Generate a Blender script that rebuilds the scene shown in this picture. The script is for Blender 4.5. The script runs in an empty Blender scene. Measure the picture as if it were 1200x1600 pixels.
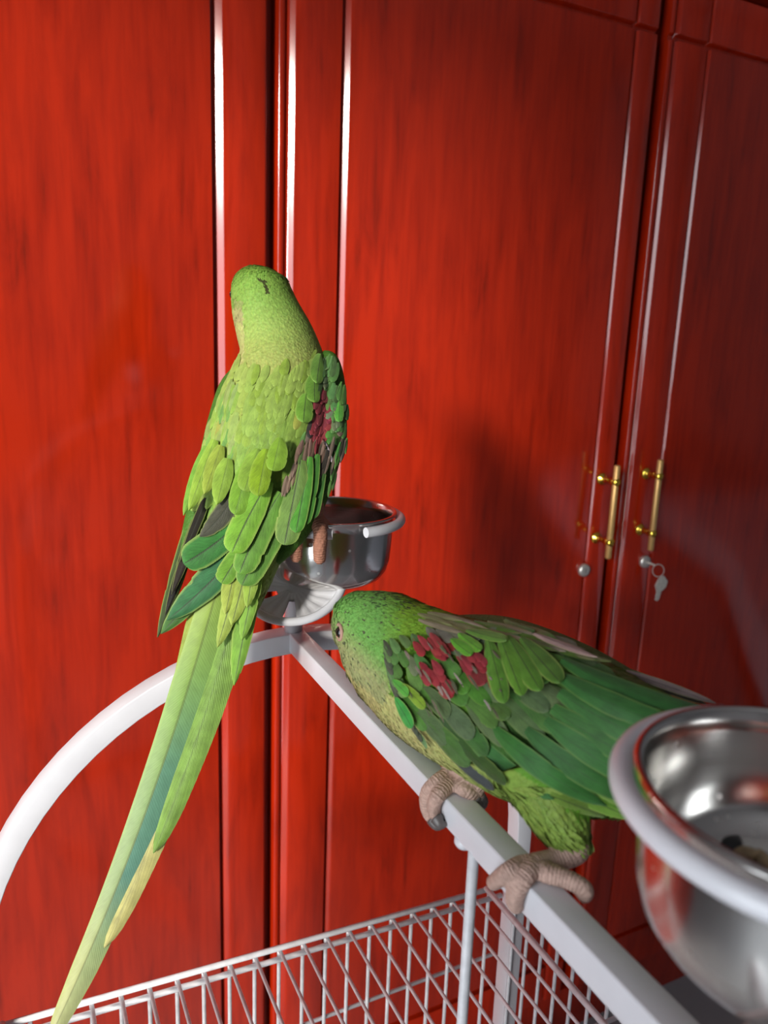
import bpy, bmesh, math, random
import numpy as np
from mathutils import Vector, Matrix
from mathutils.bvhtree import BVHTree

random.seed(7); np.random.seed(7)
scene = bpy.context.scene
COL = scene.collection
H = 1.25                       # camera height above the floor, metres
F = 1200.0                     # focal length in pixels of the 1200x1600 frame

# ------------------------------------------------------------------ camera
ROT = Matrix(((0.89858553, 0.06271395, -0.43429368),
              (-0.43730918, 0.20946442, -0.87457723),
              (0.03612089, 0.97580306, 0.21564709)))
cam_d = bpy.data.cameras.new('camera'); cam = bpy.data.objects.new('camera', cam_d); COL.objects.link(cam)
cam.matrix_world = Matrix.Translation((0, 0, H)) @ ROT.to_4x4()
cam_d.sensor_fit = 'VERTICAL'; cam_d.sensor_height = 36; cam_d.sensor_width = 27; cam_d.lens = 27
cam_d.clip_start = 0.01
cam_d.dof.use_dof = True; cam_d.dof.focus_distance = 0.50; cam_d.dof.aperture_fstop = 10.0
scene.camera = cam
# ------------------------------------------------------------------ world, lights, exposure
world = bpy.data.worlds.new('world'); scene.world = world; world.use_nodes = True
bg = world.node_tree.nodes['Background']; bg.inputs[0].default_value = (0.75, 0.87, 1, 1); bg.inputs[1].default_value = 1.0
sun_d = bpy.data.lights.new('sun_offscreen', 'SUN'); sun = bpy.data.objects.new('sun_offscreen', sun_d); COL.objects.link(sun)
sun_d.energy = 4.9; sun_d.angle = math.radians(8); sun_d.color = (1, 0.95, 0.86)
sun.rotation_euler = Vector((0.75, 0.657, -0.275)).to_track_quat('-Z', 'Y').to_euler()
WIN_Y0, WIN_Y1, WIN_Z0, WIN_Z1, WIN_X = -1.00, 0.10, H - 1.05, H + 0.95, -1.30
win_d = bpy.data.lights.new('window_left_offscreen', 'AREA'); win = bpy.data.objects.new('window_left_offscreen', win_d); COL.objects.link(win)
win_d.shape = 'RECTANGLE'; win_d.size = WIN_Y1 - WIN_Y0; win_d.size_y = WIN_Z1 - WIN_Z0
win_d.energy = 34; win_d.color = (0.90, 0.95, 1.0)
LX, LY = WIN_X - 0.13, (WIN_Y0 + WIN_Y1) / 2      # in the window opening
win.location = (LX, LY, (WIN_Z0 + WIN_Z1) / 2)
win.rotation_euler = Vector((1, 0, 0)).to_track_quat('-Z', 'Y').to_euler()
scene.view_settings.view_transform = 'Standard'; scene.view_settings.look = 'None'
scene.view_settings.gamma = 1; scene.view_settings.use_curve_mapping = False
scene.view_settings.exposure = -0.10

# ------------------------------------------------------------------ helpers
CAM = Vector((0, 0, H))
def ray(x, y): return ROT @ Vector(((x - 600) / F, -(y - 800) / F, -1.0))
def at(x, y, d): return CAM + ray(x, y) * d
def on_z(x, y, z):
    r = ray(x, y); return CAM + r * ((z - H) / r.z)
def on_x(x, y, X):
    r = ray(x, y); return CAM + r * (X / r.x)
def to_px(p):
    v = ROT.transposed() @ (Vector(p) - CAM); return 600 + F * v.x / -v.z, 800 - F * v.y / -v.z, -v.z
def lin(c):
    return tuple(((v / 255) / 12.92 if v / 255 <= 0.04045 else ((v / 255 + 0.055) / 1.055) ** 2.4) for v in c[:3])

def tag(o, label=None, cat=None, group=None, kind=None):
    if label: o['label'] = label
    if cat: o['category'] = cat
    if group: o['group'] = group
    if kind: o['kind'] = kind
    return o
def empty(name, loc):
    o = bpy.data.objects.new(name, None); COL.objects.link(o); o.location = loc; o.empty_display_size = 0.02
    return o
def root_off(parent):
    v = Vector((0, 0, 0))
    while parent is not None:
        v += parent.location; parent = parent.parent
    return v
def link(name, me, material, parent=None, smooth=True, origin=None):
    """mesh given in world coordinates -> object, its origin at `origin`"""
    o = bpy.data.objects.new(name, me); COL.objects.link(o)
    if material and not me.materials: me.materials.append(material)
    org = Vector(origin) if origin is not None else Vector((0, 0, 0))
    if org.length: me.transform(Matrix.Translation(-org))
    if smooth: me.polygons.foreach_set('use_smooth', [True] * len(me.polygons))
    if parent is not None:
        o.parent = parent; o.location = org - root_off(parent)
    else: o.location = org
    return o
def mesh_of(vs, fs, name='m'):
    me = bpy.data.meshes.new(name); me.from_pydata([tuple(v) for v in vs], [], fs); me.update(); return me
class MB:
    def __init__(s): s.v = []; s.f = []
    def add(s, vs, fs):
        n = len(s.v); s.v += [Vector(v) for v in vs]; s.f += [tuple(i + n for i in f) for f in fs]
    def box(s, x0, x1, y0, y1, z0, z1):
        vs = [(x, y, z) for x in (x0, x1) for y in (y0, y1) for z in (z0, z1)]
        s.add(vs, [(0, 1, 3, 2), (4, 6, 7, 5), (0, 4, 5, 1), (2, 3, 7, 6), (0, 2, 6, 4), (1, 5, 7, 3)])
    def tube(s, pts, r, n=10, closed=False, cap=True):
        pts = [Vector(p) for p in pts]; m = len(pts)
        rs = r if isinstance(r, (list, tuple)) else [r] * m
        up = None; rings = []
        for i, p in enumerate(pts):
            a = pts[(i - 1) % m] if (i > 0 or closed) else p
            b = pts[(i + 1) % m] if (i < m - 1 or closed) else p
            t = (b - a).normalized()
            if up is None:
                up = t.orthogonal().normalized()
            up = (up - t * up.dot(t)).normalized(); sd = t.cross(up)
            rings.append([p + (up * math.cos(2 * math.pi * k / n) + sd * math.sin(2 * math.pi * k / n)) * rs[i] for k in range(n)])
        s.rings(rings, closed, cap)
    def rings(s, rings, closed=False, cap=True):
        n = len(rings[0]); m = len(rings); vs = [v for r in rings for v in r]; fs = []
        for i in range(m if closed else m - 1):
            j = (i + 1) % m
            for k in range(n):
                l = (k + 1) % n
                fs.append((i * n + k, i * n + l, j * n + l, j * n + k))
        if cap and not closed:
            fs.append(tuple(range(n - 1, -1, -1))); fs.append(tuple((m - 1) * n + k for k in range(n)))
        s.add(vs, fs)
    def lathe(s, prof, c, n=48, axis=None):
        c = Vector(c); rings = []
        q = Vector((0, 0, 1)).rotation_difference(Vector(axis)) if axis else None
        for r, z in prof:
            ring = [Vector((r * math.cos(2 * math.pi * k / n), r * math.sin(2 * math.pi * k / n), z)) for k in range(n)]
            rings.append([c + (q @ v if q else v) for v in ring])
        s.rings(rings, False, True)
    def sweep_rect(s, pts, nrm, side, w, h, bev=0.0012):
        """rectangular bar along pts; nrm(i) up direction, side constant; rounded corners"""
        rings = []
        hw, hh = w / 2, h / 2
        sec = []
        for cx, cy, a0 in ((hw - bev, hh - bev, 0), (-hw + bev, hh - bev, 90), (-hw + bev, -hh + bev, 180), (hw - bev, -hh + bev, 270)):
            for k in range(4):
                a = math.radians(a0 + 30 * k); sec.append((cx + bev * math.cos(a), cy + bev * math.sin(a)))
        for i, p in enumerate(pts):
            rings.append([Vector(p) + Vector(side) * a + Vector(nrm[i]) * b for a, b in sec])
        s.rings(rings, False, True)
    def build(s, name, material, parent=None, smooth=True, origin=None):
        me = mesh_of(s.v, s.f, name)
        o = link(name, me, material, parent, smooth, origin)
        return o
def auto(o, ang=35):
    """flat shading across sharp edges"""
    me = o.data; bm = bmesh.new(); bm.from_mesh(me); bmesh.ops.recalc_face_normals(bm, faces=bm.faces)
    for e in bm.edges:
        e.smooth = not (len(e.link_faces) == 2 and e.calc_face_angle(0) > math.radians(ang))
    bm.to_mesh(me); bm.free(); return o

# ------------------------------------------------------------------ materials
def mat(name):
    m = bpy.data.materials.new(name); m.use_nodes = True
    nt = m.node_tree; b = nt.nodes['Principled BSDF']
    return m, nt, b
def N(nt, t, **k):
    n = nt.nodes.new(t)
    for a, v in k.items():
        if a.startswith('_'): n.inputs[a[1:].replace('_', ' ')].default_value = v
        else: setattr(n, a, v)
    return n
def ramp(nt, stops):
    r = nt.nodes.new('ShaderNodeValToRGB'); e = r.color_ramp.elements
    e[0].position, e[0].color = stops[0][0], (*stops[0][1], 1); e[1].position, e[1].color = stops[-1][0], (*stops[-1][1], 1)
    for p, c in stops[1:-1]:
        x = e.new(p); x.color = (*c, 1)
    return r
def plain(name, c, rough=0.5, metal=0.0, var=0.06, scale=60, bump=0.0, coat=0.0, spec=0.5):
    m, nt, b = mat(name)
    tc = N(nt, 'ShaderNodeTexCoord'); nz = N(nt, 'ShaderNodeTexNoise'); nz.inputs['Scale'].default_value = scale; nz.inputs['Detail'].default_value = 4
    nt.links.new(tc.outputs['Object'], nz.inputs['Vector'])
    lo = tuple(v * (1 - var) for v in c); hi = tuple(min(1, v * (1 + var)) for v in c)
    r = ramp(nt, [(0.3, lo), (0.7, hi)]); nt.links.new(nz.outputs[0], r.inputs[0]); nt.links.new(r.outputs[0], b.inputs['Base Color'])
    b.inputs['Roughness'].default_value = rough; b.inputs['Metallic'].default_value = metal
    b.inputs['Coat Weight'].default_value = coat; b.inputs['Specular IOR Level'].default_value = spec
    if bump:
        bp = N(nt, 'ShaderNodeBump'); bp.inputs['Strength'].default_value = bump; bp.inputs['Distance'].default_value = 0.001
        nt.links.new(nz.outputs[0], bp.inputs['Height']); nt.links.new(bp.outputs[0], b.inputs['Normal'])
    return m

def lacquer_wood(name, c0, c1, c2):
    m, nt, b = mat(name)
    tc = N(nt, 'ShaderNodeTexCoord'); mp = N(nt, 'ShaderNodeMapping'); mp.inputs['Scale'].default_value = (22, 22, 3.2)
    nt.links.new(tc.outputs['Object'], mp.inputs[0])
    n1 = N(nt, 'ShaderNodeTexNoise'); n1.inputs['Scale'].default_value = 1.6; n1.inputs['Detail'].default_value = 7; n1.inputs['Roughness'].default_value = 0.62; n1.inputs['Distortion'].default_value = 0.7
    nt.links.new(mp.outputs[0], n1.inputs['Vector'])
    mp2 = N(nt, 'ShaderNodeMapping'); mp2.inputs['Scale'].default_value = (150, 150, 9); nt.links.new(tc.outputs['Object'], mp2.inputs[0])
    n2 = N(nt, 'ShaderNodeTexNoise'); n2.inputs['Scale'].default_value = 1.0; n2.inputs['Detail'].default_value = 3; nt.links.new(mp2.outputs[0], n2.inputs['Vector'])
    mx = N(nt, 'ShaderNodeMath', operation='MULTIPLY_ADD'); mx.inputs[1].default_value = 0.35; nt.links.new(n2.outputs[0], mx.inputs[0])
    sc = N(nt, 'ShaderNodeMath', operation='MULTIPLY'); sc.inputs[1].default_value = 0.72; nt.links.new(n1.outputs[0], sc.inputs[0]); nt.links.new(sc.outputs[0], mx.inputs[2])
    r = ramp(nt, [(0.30, c0), (0.46, c1), (0.62, c2)]); nt.links.new(mx.outputs[0], r.inputs[0])
    nt.links.new(r.outputs[0], b.inputs['Base Color'])
    b.inputs['Roughness'].default_value = 0.42; b.inputs['Specular IOR Level'].default_value = 0.0
    b.inputs['Coat Weight'].default_value = 1.0; b.inputs['Coat Roughness'].default_value = 0.13; b.inputs['Coat IOR'].default_value = 1.62
    return m
M_WOOD = lacquer_wood('red_lacquered_wood', (0.17, 0.008, 0.0013), (0.30, 0.0125, 0.0018), (0.395, 0.0175, 0.0022))
M_WHITE = plain('white_enamelled_steel', (0.66, 0.66, 0.69), 0.32, 0, 0.04, 40, 0.06, coat=0.15)
M_WIRE = plain('white_coated_wire', (0.70, 0.70, 0.72), 0.4, 0, 0.12, 130, 0.1)
M_GOLD = plain('satin_gold', (0.82, 0.52, 0.20), 0.42, 0.6, 0.03)
M_KEY = plain('worn_silver', (0.66, 0.64, 0.58), 0.5, 0.2, 0.12, 300)
M_BRASS = plain('polished_brass', (0.95, 0.68, 0.10), 0.12, 1.0, 0.02)
M_CHROME = plain('nickel', (0.72, 0.71, 0.68), 0.35, 0.75, 0.05)
M_WALL = plain('painted_wall', (0.45, 0.46, 0.47), 0.8, 0, 0.03, 6)
M_CEIL = plain('ceiling_paint', (0.45, 0.45, 0.45), 0.85, 0, 0.02, 6)
M_FLOOR = plain('grey_floor_tile', (0.30, 0.31, 0.32), 0.35, 0, 0.1, 9)
M_SHEET = plain('pale_blue_sheet', (0.80, 0.86, 0.96), 0.9, 0, 0.03, 12)
M_TRAY = plain('grey_plastic_tray', (0.34, 0.35, 0.37), 0.5)

def steel(name):
    m, nt, b = mat(name)
    tc = N(nt, 'ShaderNodeTexCoord'); vo = N(nt, 'ShaderNodeTexVoronoi'); vo.inputs['Scale'].default_value = 150
    nt.links.new(tc.outputs['Object'], vo.inputs['Vector'])
    nz = N(nt, 'ShaderNodeTexNoise'); nz.inputs['Scale'].default_value = 45; nz.inputs['Detail'].default_value = 3; nt.links.new(tc.outputs['Object'], nz.inputs['Vector'])
    r1 = ramp(nt, [(0.12, (1, 1, 1)), (0.2, (0, 0, 0))]); nt.links.new(vo.outputs['Distance'], r1.inputs[0])
    r2 = ramp(nt, [(0.52, (0, 0, 0)), (0.62, (1, 1, 1))]); nt.links.new(nz.outputs[0], r2.inputs[0])
    mu = N(nt, 'ShaderNodeMath', operation='MULTIPLY'); nt.links.new(r1.outputs[0], mu.inputs[0]); nt.links.new(r2.outputs[0], mu.inputs[1])
    rr = N(nt, 'ShaderNodeMapRange'); rr.inputs['To Min'].default_value = 0.17; rr.inputs['To Max'].default_value = 0.6
    nt.links.new(mu.outputs[0], rr.inputs['Value']); nt.links.new(rr.outputs[0], b.inputs['Roughness'])
    b.inputs['Metallic'].default_value = 1; b.inputs['Base Color'].default_value = (0.74, 0.72, 0.69, 1)
    mp = N(nt, 'ShaderNodeMapping'); mp.inputs['Scale'].default_value = (3, 3, 900); nt.links.new(tc.outputs['Object'], mp.inputs[0])
    nb = N(nt, 'ShaderNodeTexNoise'); nb.inputs['Scale'].default_value = 1; nt.links.new(mp.outputs[0], nb.inputs['Vector'])
    bp = N(nt, 'ShaderNodeBump'); bp.inputs['Strength'].default_value = 0.05; bp.inputs['Distance'].default_value = 0.0004
    nt.links.new(nb.outputs[0], bp.inputs['Height']); nt.links.new(bp.outputs[0], b.inputs['Normal'])
    return m
M_STEEL = steel('brushed_stainless_steel')

def feather_mat(name, tail=False):
    m, nt, b = mat(name)
    uv = N(nt, 'ShaderNodeUVMap'); sp = N(nt, 'ShaderNodeSeparateXYZ'); nt.links.new(uv.outputs[0], sp.inputs[0])
    oi = N(nt, 'ShaderNodeObjectInfo')
    # distance from the shaft 0..1
    s1 = N(nt, 'ShaderNodeMath', operation='MULTIPLY_ADD'); s1.inputs[1].default_value = 2; s1.inputs[2].default_value = -1; nt.links.new(sp.outputs[0], s1.inputs[0])
    ab = N(nt, 'ShaderNodeMath', operation='ABSOLUTE'); nt.links.new(s1.outputs[0], ab.inputs[0])
    base = oi.outputs['Color']
    if tail:
        r = ramp(nt, [(0.0, lin((152, 182, 66))), (0.28, lin((132, 176, 78))), (0.5, lin((140, 176, 104))), (0.68, lin((150, 178, 112))), (0.85, lin((176, 190, 116))), (1.0, lin((182, 192, 124)))])
        rb = ramp(nt, [(0.0, lin((150, 182, 70))), (0.22, lin((128, 174, 84))), (0.42, lin((96, 150, 112))), (0.64, lin((94, 146, 118))), (0.8, lin((150, 176, 112))), (1.0, lin((182, 192, 124)))])
        ra = r; nt.links.new(sp.outputs[1], ra.inputs[0]); nt.links.new(sp.outputs[1], rb.inputs[0])
        gt = N(nt, 'ShaderNodeMath', operation='LESS_THAN'); gt.inputs[1].default_value = 0.48; nt.links.new(sp.outputs[0], gt.inputs[0])
        r = N(nt, 'ShaderNodeMix', data_type='RGBA'); nt.links.new(gt.outputs[0], r.inputs[0]); nt.links.new(ra.outputs[0], r.inputs[6]); nt.links.new(rb.outputs[0], r.inputs[7])
        mxx = N(nt, 'ShaderNodeMix', data_type='RGBA', blend_type='MULTIPLY'); mxx.inputs[0].default_value = 1
        nt.links.new(r.outputs[2], mxx.inputs[6]); nt.links.new(oi.outputs['Color'], mxx.inputs[7]); base = mxx.outputs[2]
    # barbs: fine oblique lines
    ba = N(nt, 'ShaderNodeMath', operation='MULTIPLY_ADD'); ba.inputs[1].default_value = -0.35 if not tail else -0.05; nt.links.new(ab.outputs[0], ba.inputs[0]); nt.links.new(sp.outputs[1], ba.inputs[2])
    fr = N(nt, 'ShaderNodeMath', operation='MULTIPLY'); fr.inputs[1].default_value = 190 if not tail else 900; nt.links.new(ba.outputs[0], fr.inputs[0])
    sn = N(nt, 'ShaderNodeMath', operation='SINE'); nt.links.new(fr.outputs[0], sn.inputs[0])
    tc = N(nt, 'ShaderNodeTexCoord'); nz = N(nt, 'ShaderNodeTexNoise'); nz.inputs['Scale'].default_value = 130; nz.inputs['Detail'].default_value = 4
    nt.links.new(tc.outputs['Object'], nz.inputs['Vector'])
    # strands: barbs sweeping outwards from the shaft
    um = N(nt, 'ShaderNodeCombineXYZ'); ux = N(nt, 'ShaderNodeMath', operation='MULTIPLY'); ux.inputs[1].default_value = 3.0; nt.links.new(ab.outputs[0], ux.inputs[0])
    vy = N(nt, 'ShaderNodeMath', operation='MULTIPLY'); vy.inputs[1].default_value = 26 if not tail else 260; nt.links.new(ba.outputs[0], vy.inputs[0])
    nt.links.new(ux.outputs[0], um.inputs[0]); nt.links.new(vy.outputs[0], um.inputs[1]); nt.links.new(oi.outputs['Random'], um.inputs[2])
    ns = N(nt, 'ShaderNodeTexNoise'); ns.inputs['Scale'].default_value = 1.0; ns.inputs['Detail'].default_value = 5; nt.links.new(um.outputs[0], ns.inputs['Vector'])
    av = N(nt, 'ShaderNodeMath', operation='ADD'); nt.links.new(nz.outputs[0], av.inputs[0]); nt.links.new(ns.outputs[0], av.inputs[1])
    hv = N(nt, 'ShaderNodeMath', operation='MULTIPLY'); hv.inputs[1].default_value = 0.5; nt.links.new(av.outputs[0], hv.inputs[0])
    va = N(nt, 'ShaderNodeMapRange'); va.inputs['From Min'].default_value = 0.35; va.inputs['From Max'].default_value = 0.65; va.inputs['To Min'].default_value = 0.70 if not tail else 0.88; va.inputs['To Max'].default_value = 1.25 if not tail else 1.10
    nt.links.new(hv.outputs[0], va.inputs['Value'])
    hs = N(nt, 'ShaderNodeHueSaturation'); nt.links.new(base, hs.inputs['Color']); nt.links.new(va.outputs[0], hs.inputs['Value'])
    # pale rim of the vane
    er = ramp(nt, [(0.80, (0, 0, 0)), (0.95, (1, 1, 1))]); nt.links.new(ab.outputs[0], er.inputs[0])
    em = N(nt, 'ShaderNodeMath', operation='MULTIPLY'); nt.links.new(er.outputs[0], em.inputs[0]); ea = N(nt, 'ShaderNodeMath', operation='MULTIPLY'); ea.inputs[1].default_value = 0.42; nt.links.new(oi.outputs['Alpha'], ea.inputs[0]); nt.links.new(ea.outputs[0], em.inputs[1])
    hl = N(nt, 'ShaderNodeMix', data_type='RGBA'); nt.links.new(em.outputs[0], hl.inputs[0]); nt.links.new(hs.outputs[0], hl.inputs[6])
    hl.inputs[7].default_value = (*lin((170, 190, 95)), 1)
    # dark shaft
    sr = ramp(nt, [(0.035, (1, 1, 1)), (0.075, (0, 0, 0))]); nt.links.new(ab.outputs[0], sr.inputs[0])
    sm = N(nt, 'ShaderNodeMath', operation='MULTIPLY'); nt.links.new(sr.outputs[0], sm.inputs[0]); sa = N(nt, 'ShaderNodeMath', operation='MULTIPLY'); sa.inputs[1].default_value = 0.75; nt.links.new(oi.outputs['Alpha'], sa.inputs[0]); nt.links.new(sa.outputs[0], sm.inputs[1])
    sh = N(nt, 'ShaderNodeMix', data_type='RGBA'); nt.links.new(sm.outputs[0], sh.inputs[0]); nt.links.new(hl.outputs[2], sh.inputs[6])
    sh.inputs[7].default_value = (0.03, 0.035, 0.02, 1)
    nt.links.new(sh.outputs[2], b.inputs['Base Color'])
    b.inputs['Roughness'].default_value = 0.5; b.inputs['Specular IOR Level'].default_value = 0.3
    b.inputs['Sheen Weight'].default_value = 0.15
    bp = N(nt, 'ShaderNodeBump'); bp.inputs['Strength'].default_value = 0.25 if not tail else 0.06; bp.inputs['Distance'].default_value = 0.0006
    nt.links.new(sn.outputs[0], bp.inputs['Height']); nt.links.new(bp.outputs[0], b.inputs['Normal'])
    return m
M_FEATHER = feather_mat('vaned_feather'); M_TAIL = feather_mat('tail_feather_vane', True)

def vcol_mat(name, skin=False, rough=0.6):
    m, nt, b = mat(name)
    at_ = N(nt, 'ShaderNodeAttribute'); at_.attribute_name = 'Col'
    tc = N(nt, 'ShaderNodeTexCoord'); nz = N(nt, 'ShaderNodeTexNoise'); nz.inputs['Scale'].default_value = 420; nz.inputs['Detail'].default_value = 3
    nt.links.new(tc.outputs['Object'], nz.inputs['Vector'])
    va = N(nt, 'ShaderNodeMapRange'); va.inputs['From Min'].default_value = 0.3; va.inputs['From Max'].default_value = 0.7; va.inputs['To Min'].default_value = 0.84; va.inputs['To Max'].default_value = 1.13
    nt.links.new(nz.outputs[0], va.inputs['Value'])
    hs = N(nt, 'ShaderNodeHueSaturation'); nt.links.new(at_.outputs['Color'], hs.inputs['Color']); nt.links.new(va.outputs[0], hs.inputs['Value'])
    nt.links.new(hs.outputs[0], b.inputs['Base Color']); b.inputs['Roughness'].default_value = rough
    b.inputs['Specular IOR Level'].default_value = 0.2
    vo = N(nt, 'ShaderNodeTexVoronoi'); vo.inputs['Scale'].default_value = 700 if skin else 500; nt.links.new(tc.outputs['Object'], vo.inputs['Vector'])
    if skin:
        al = N(nt, 'ShaderNodeAttribute'); al.attribute_name = 'along'
        w1 = N(nt, 'ShaderNodeMath', operation='MULTIPLY'); w1.inputs[1].default_value = 2 * math.pi / 0.0015; nt.links.new(al.outputs['Fac'], w1.inputs[0])
        w2 = N(nt, 'ShaderNodeMath', operation='SINE'); nt.links.new(w1.outputs[0], w2.inputs[0])
        sk = N(nt, 'ShaderNodeMath', operation='GREATER_THAN'); sk.inputs[1].default_value = 1e-5; nt.links.new(al.outputs['Fac'], sk.inputs[0])
        w3 = N(nt, 'ShaderNodeMath', operation='MULTIPLY'); nt.links.new(w2.outputs[0], w3.inputs[0]); nt.links.new(sk.outputs[0], w3.inputs[1])
        w4 = N(nt, 'ShaderNodeMath', operation='MULTIPLY_ADD'); w4.inputs[1].default_value = 0.5; nt.links.new(w3.outputs[0], w4.inputs[0]); nt.links.new(vo.outputs['Distance'], w4.inputs[2])
    bp = N(nt, 'ShaderNodeBump'); bp.inputs['Strength'].default_value = 0.6; bp.inputs['Distance'].default_value = 0.0006
    nt.links.new((w4.outputs[0] if skin else vo.outputs['Distance']), bp.inputs['Height']); nt.links.new(bp.outputs[0], b.inputs['Normal'])
    return m
M_BODY = vcol_mat('bird_body', True); M_PLUME = vcol_mat('small_plumage', rough=0.55)
M_EYE = plain('black_eye', (0.01, 0.008, 0.008), 0.08, spec=0.7)
M_LID = plain('pink_eye_ring', lin((176, 136, 122)), 0.7)
M_BEAK = plain('red_beak', (0.5, 0.03, 0.02), 0.3, 0, 0.15, 200)
M_CLAW = plain('dark_claw', (0.11, 0.095, 0.09), 0.35)
M_SEEDB = plain('black_seed_hull', (0.012, 0.012, 0.014), 0.4)
M_SEEDP = plain('pale_seed_husk', (0.42, 0.30, 0.16), 0.6, 0, 0.3, 300)

# ------------------------------------------------------------------ the room
def struct(name, boxes, m):
    b = MB()
    for q in boxes: b.box(*q)
    o = b.build(name, m, None, False); o['kind'] = 'structure'; return o
RX0, RX1, RY0, RY1, RZ1 = WIN_X, 3.3, -2.6, 1.56, 2.75
struct('floor', [(RX0 - .15, RX1 + .1, RY0 - .1, RY1 + .1, -0.1, 0)], M_FLOOR)
struct('ceiling', [(RX0 - .15, RX1 + .1, RY0 - .1, RY1 + .1, RZ1, RZ1 + 0.1)], M_CEIL)
struct('wall_back', [(RX0, RX1, RY1, RY1 + .1, 0, RZ1)], M_WALL)
struct('wall_right', [(RX1, RX1 + .1, RY0, RY1, 0, RZ1)], M_WALL)
struct('wall_front', [(RX0, RX1, RY0 - .1, RY0, 0, RZ1)], M_WALL)
struct('wall_left', [(RX0 - .15, RX0, RY0, WIN_Y0, 0, RZ1), (RX0 - .15, RX0, WIN_Y1, RY1, 0, RZ1),
                     (RX0 - .15, RX0, WIN_Y0, WIN_Y1, 0, WIN_Z0), (RX0 - .15, RX0, WIN_Y0, WIN_Y1, WIN_Z1, RZ1)], M_WALL)
t = 0.035
struct('window_1', [(RX0 - .10, RX0 - .05, WIN_Y0, WIN_Y0 + t, WIN_Z0, WIN_Z1), (RX0 - .10, RX0 - .05, WIN_Y1 - t, WIN_Y1, WIN_Z0, WIN_Z1),
                    (RX0 - .10, RX0 - .05, WIN_Y0, WIN_Y1, WIN_Z0, WIN_Z0 + t), (RX0 - .10, RX0 - .05, WIN_Y0, WIN_Y1, WIN_Z1 - t, WIN_Z1)], M_WHITE)

# unseen mattress added at the right to give the lacquer a pale reflection
added_bed = tag(empty('added_bed', (2.75, -0.2, 0)), 'unseen low mattress with a pale blue sheet, added for its reflection in the wardrobe', 'added_bed')
b = MB(); b.box(1.85, 3.25, -0.75, 0.80, 0.0, 0.06); b.build('base', M_WOOD, added_bed, False)
b = MB(); b.sweep_rect([Vector((2.55, -0.75, 0.16)), Vector((2.55, 0.80, 0.16))], [Vector((0, 0, 1))] * 2, (1, 0, 0), 1.40, 0.20, 0.05); auto(b.build('mattress', M_SHEET, added_bed), 40)
# ------------------------------------------------------------------ wardrobe
WY = 0.90                                   # plane of the door fronts
wardrobe = tag(empty('wardrobe', (0.58, WY + 0.3, 0)), 'tall red lacquered wooden wardrobe with grooved doors', 'wardrobe')
WX0, WX1 = -0.80, 1.425
DTOP = H + 0.503; DBOT = 0.10
GZ = [(DBOT, 'e'), (DBOT + 0.075, 'g'), (H + 0.4275, 'g'), (DTOP, 'e')]
def facet(g):
    d = Vector((g, WY)).normalized(); r = (Vector((LX, LY)) - Vector((g, WY))).normalized(); n = (r - d).normalized()
    return math.degrees(math.atan2(-n.x, -n.y))
def slope(x, w, D, th):
    """slightly convex rising facet from depth D to 0, mean tilt th"""
    wf = D / math.tan(math.radians(th)); n = 6; c = math.radians(2.2); pts = []; yy = 0
    hs = [math.tan(math.radians(th) + c * (1 - 2 * (k + .5) / n)) for k in range(n)]; tot = sum(hs) / n * wf
    acc = 0
    for k in range(n):
        acc += hs[k] / n * wf; pts.append((x + wf * (k + 1) / n, max(0, D * (1 - acc / tot))))
    return pts
def door(x0, x1, grooves, th0, hinge_bead=True):
    xs = []
    D = 0.020
    # (x, depth): rounded bead on the left edge, then a small notch and a rounded shoulder
    if hinge_bead:
        for k in range(7):
            a = math.pi * (1 - k / 6); xs.append((x0 + 0.0055 + 0.0055 * math.cos(a), 0.008 - 0.0055 * math.sin(a) + (0.012 if k == 0 else 0)))
        xs.append((x0 + 0.0112, 0.009))
        xs += [(x0 + 0.0116, 0.0070)] + slope(x0 + .0116, 0, .0070, facet(x0))
    else:
        for k in range(4):
            a = math.radians(90 * k / 3); xs.append((x0 + 0.004 * (1 - math.cos(a)), 0.004 * (1 - math.sin(a)) + (D - .004 if k == 0 else 0)))
    for g, th in grooves:                       # routed groove: steep left wall, rounded right wall facing left
        D1 = 0.0080
        xs += [(g, 0), (g + 0.0008, D1 * .8), (g + 0.0016, D1), (g + 0.0024, D1)] + slope(g + .0024, 0, D1, facet(g))
    for k in range(4):
        a = math.radians(90 * k / 3); xs.append((x1 - 0.004 + 0.004 * math.sin(a), 0.004 * (1 - math.cos(a)) + (D - .004 if k == 3 else 0)))
    zs = [(DBOT, D), (DBOT + .001, 0.001), (DBOT + .004, 0)]
    for z, kd in GZ[1:3]:
        zs += [(z, 0), (z + 0.0012, 0.0075), (z + 0.0070, 0.0078), (z + 0.0095, 0.001), (z + 0.0105, 0)]
    zs += [(DTOP - .004, 0), (DTOP - .001, 0.001), (DTOP, D)]
    vs = [(x, WY + max(dx, dz), z) for z, dz in zs for x, dx in xs]
    n = len(xs); fs = [(j * n + i, j * n + i + 1, (j + 1) * n + i + 1, (j + 1) * n + i) for j in range(len(zs) - 1) for i in range(n - 1)]
    back = len(vs); vs += [(x0, WY + .022, DBOT), (x1, WY + .022, DBOT), (x1, WY + .022, DTOP), (x0, WY + .022, DTOP)]
    fs.append((back + 3, back + 2, back + 1, back))
    o = link('door', mesh_of(vs, fs), M_WOOD, wardrobe, True, (x0, WY, DBOT)); return auto(o, 50)
d1 = door(-0.262, 0.2835, [(-0.262 + 0.075, 33), (0.2200, 39)], 33)
d2 = door(0.2955, 0.8440, [(0.3712, 41), (0.8000, 53)], 40)
d3 = door(0.8660, 1.4120, [(0.9370, 58), (1.3450, 60)], 55)
d0 = door(-0.79, -0.274, [(-0.715, 33), (-0.330, 33)], 33)
cb = MB()
cb.box(WX0, WX1, WY + 0.024, WY + 0.044, 0.02, 2.35)
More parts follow.
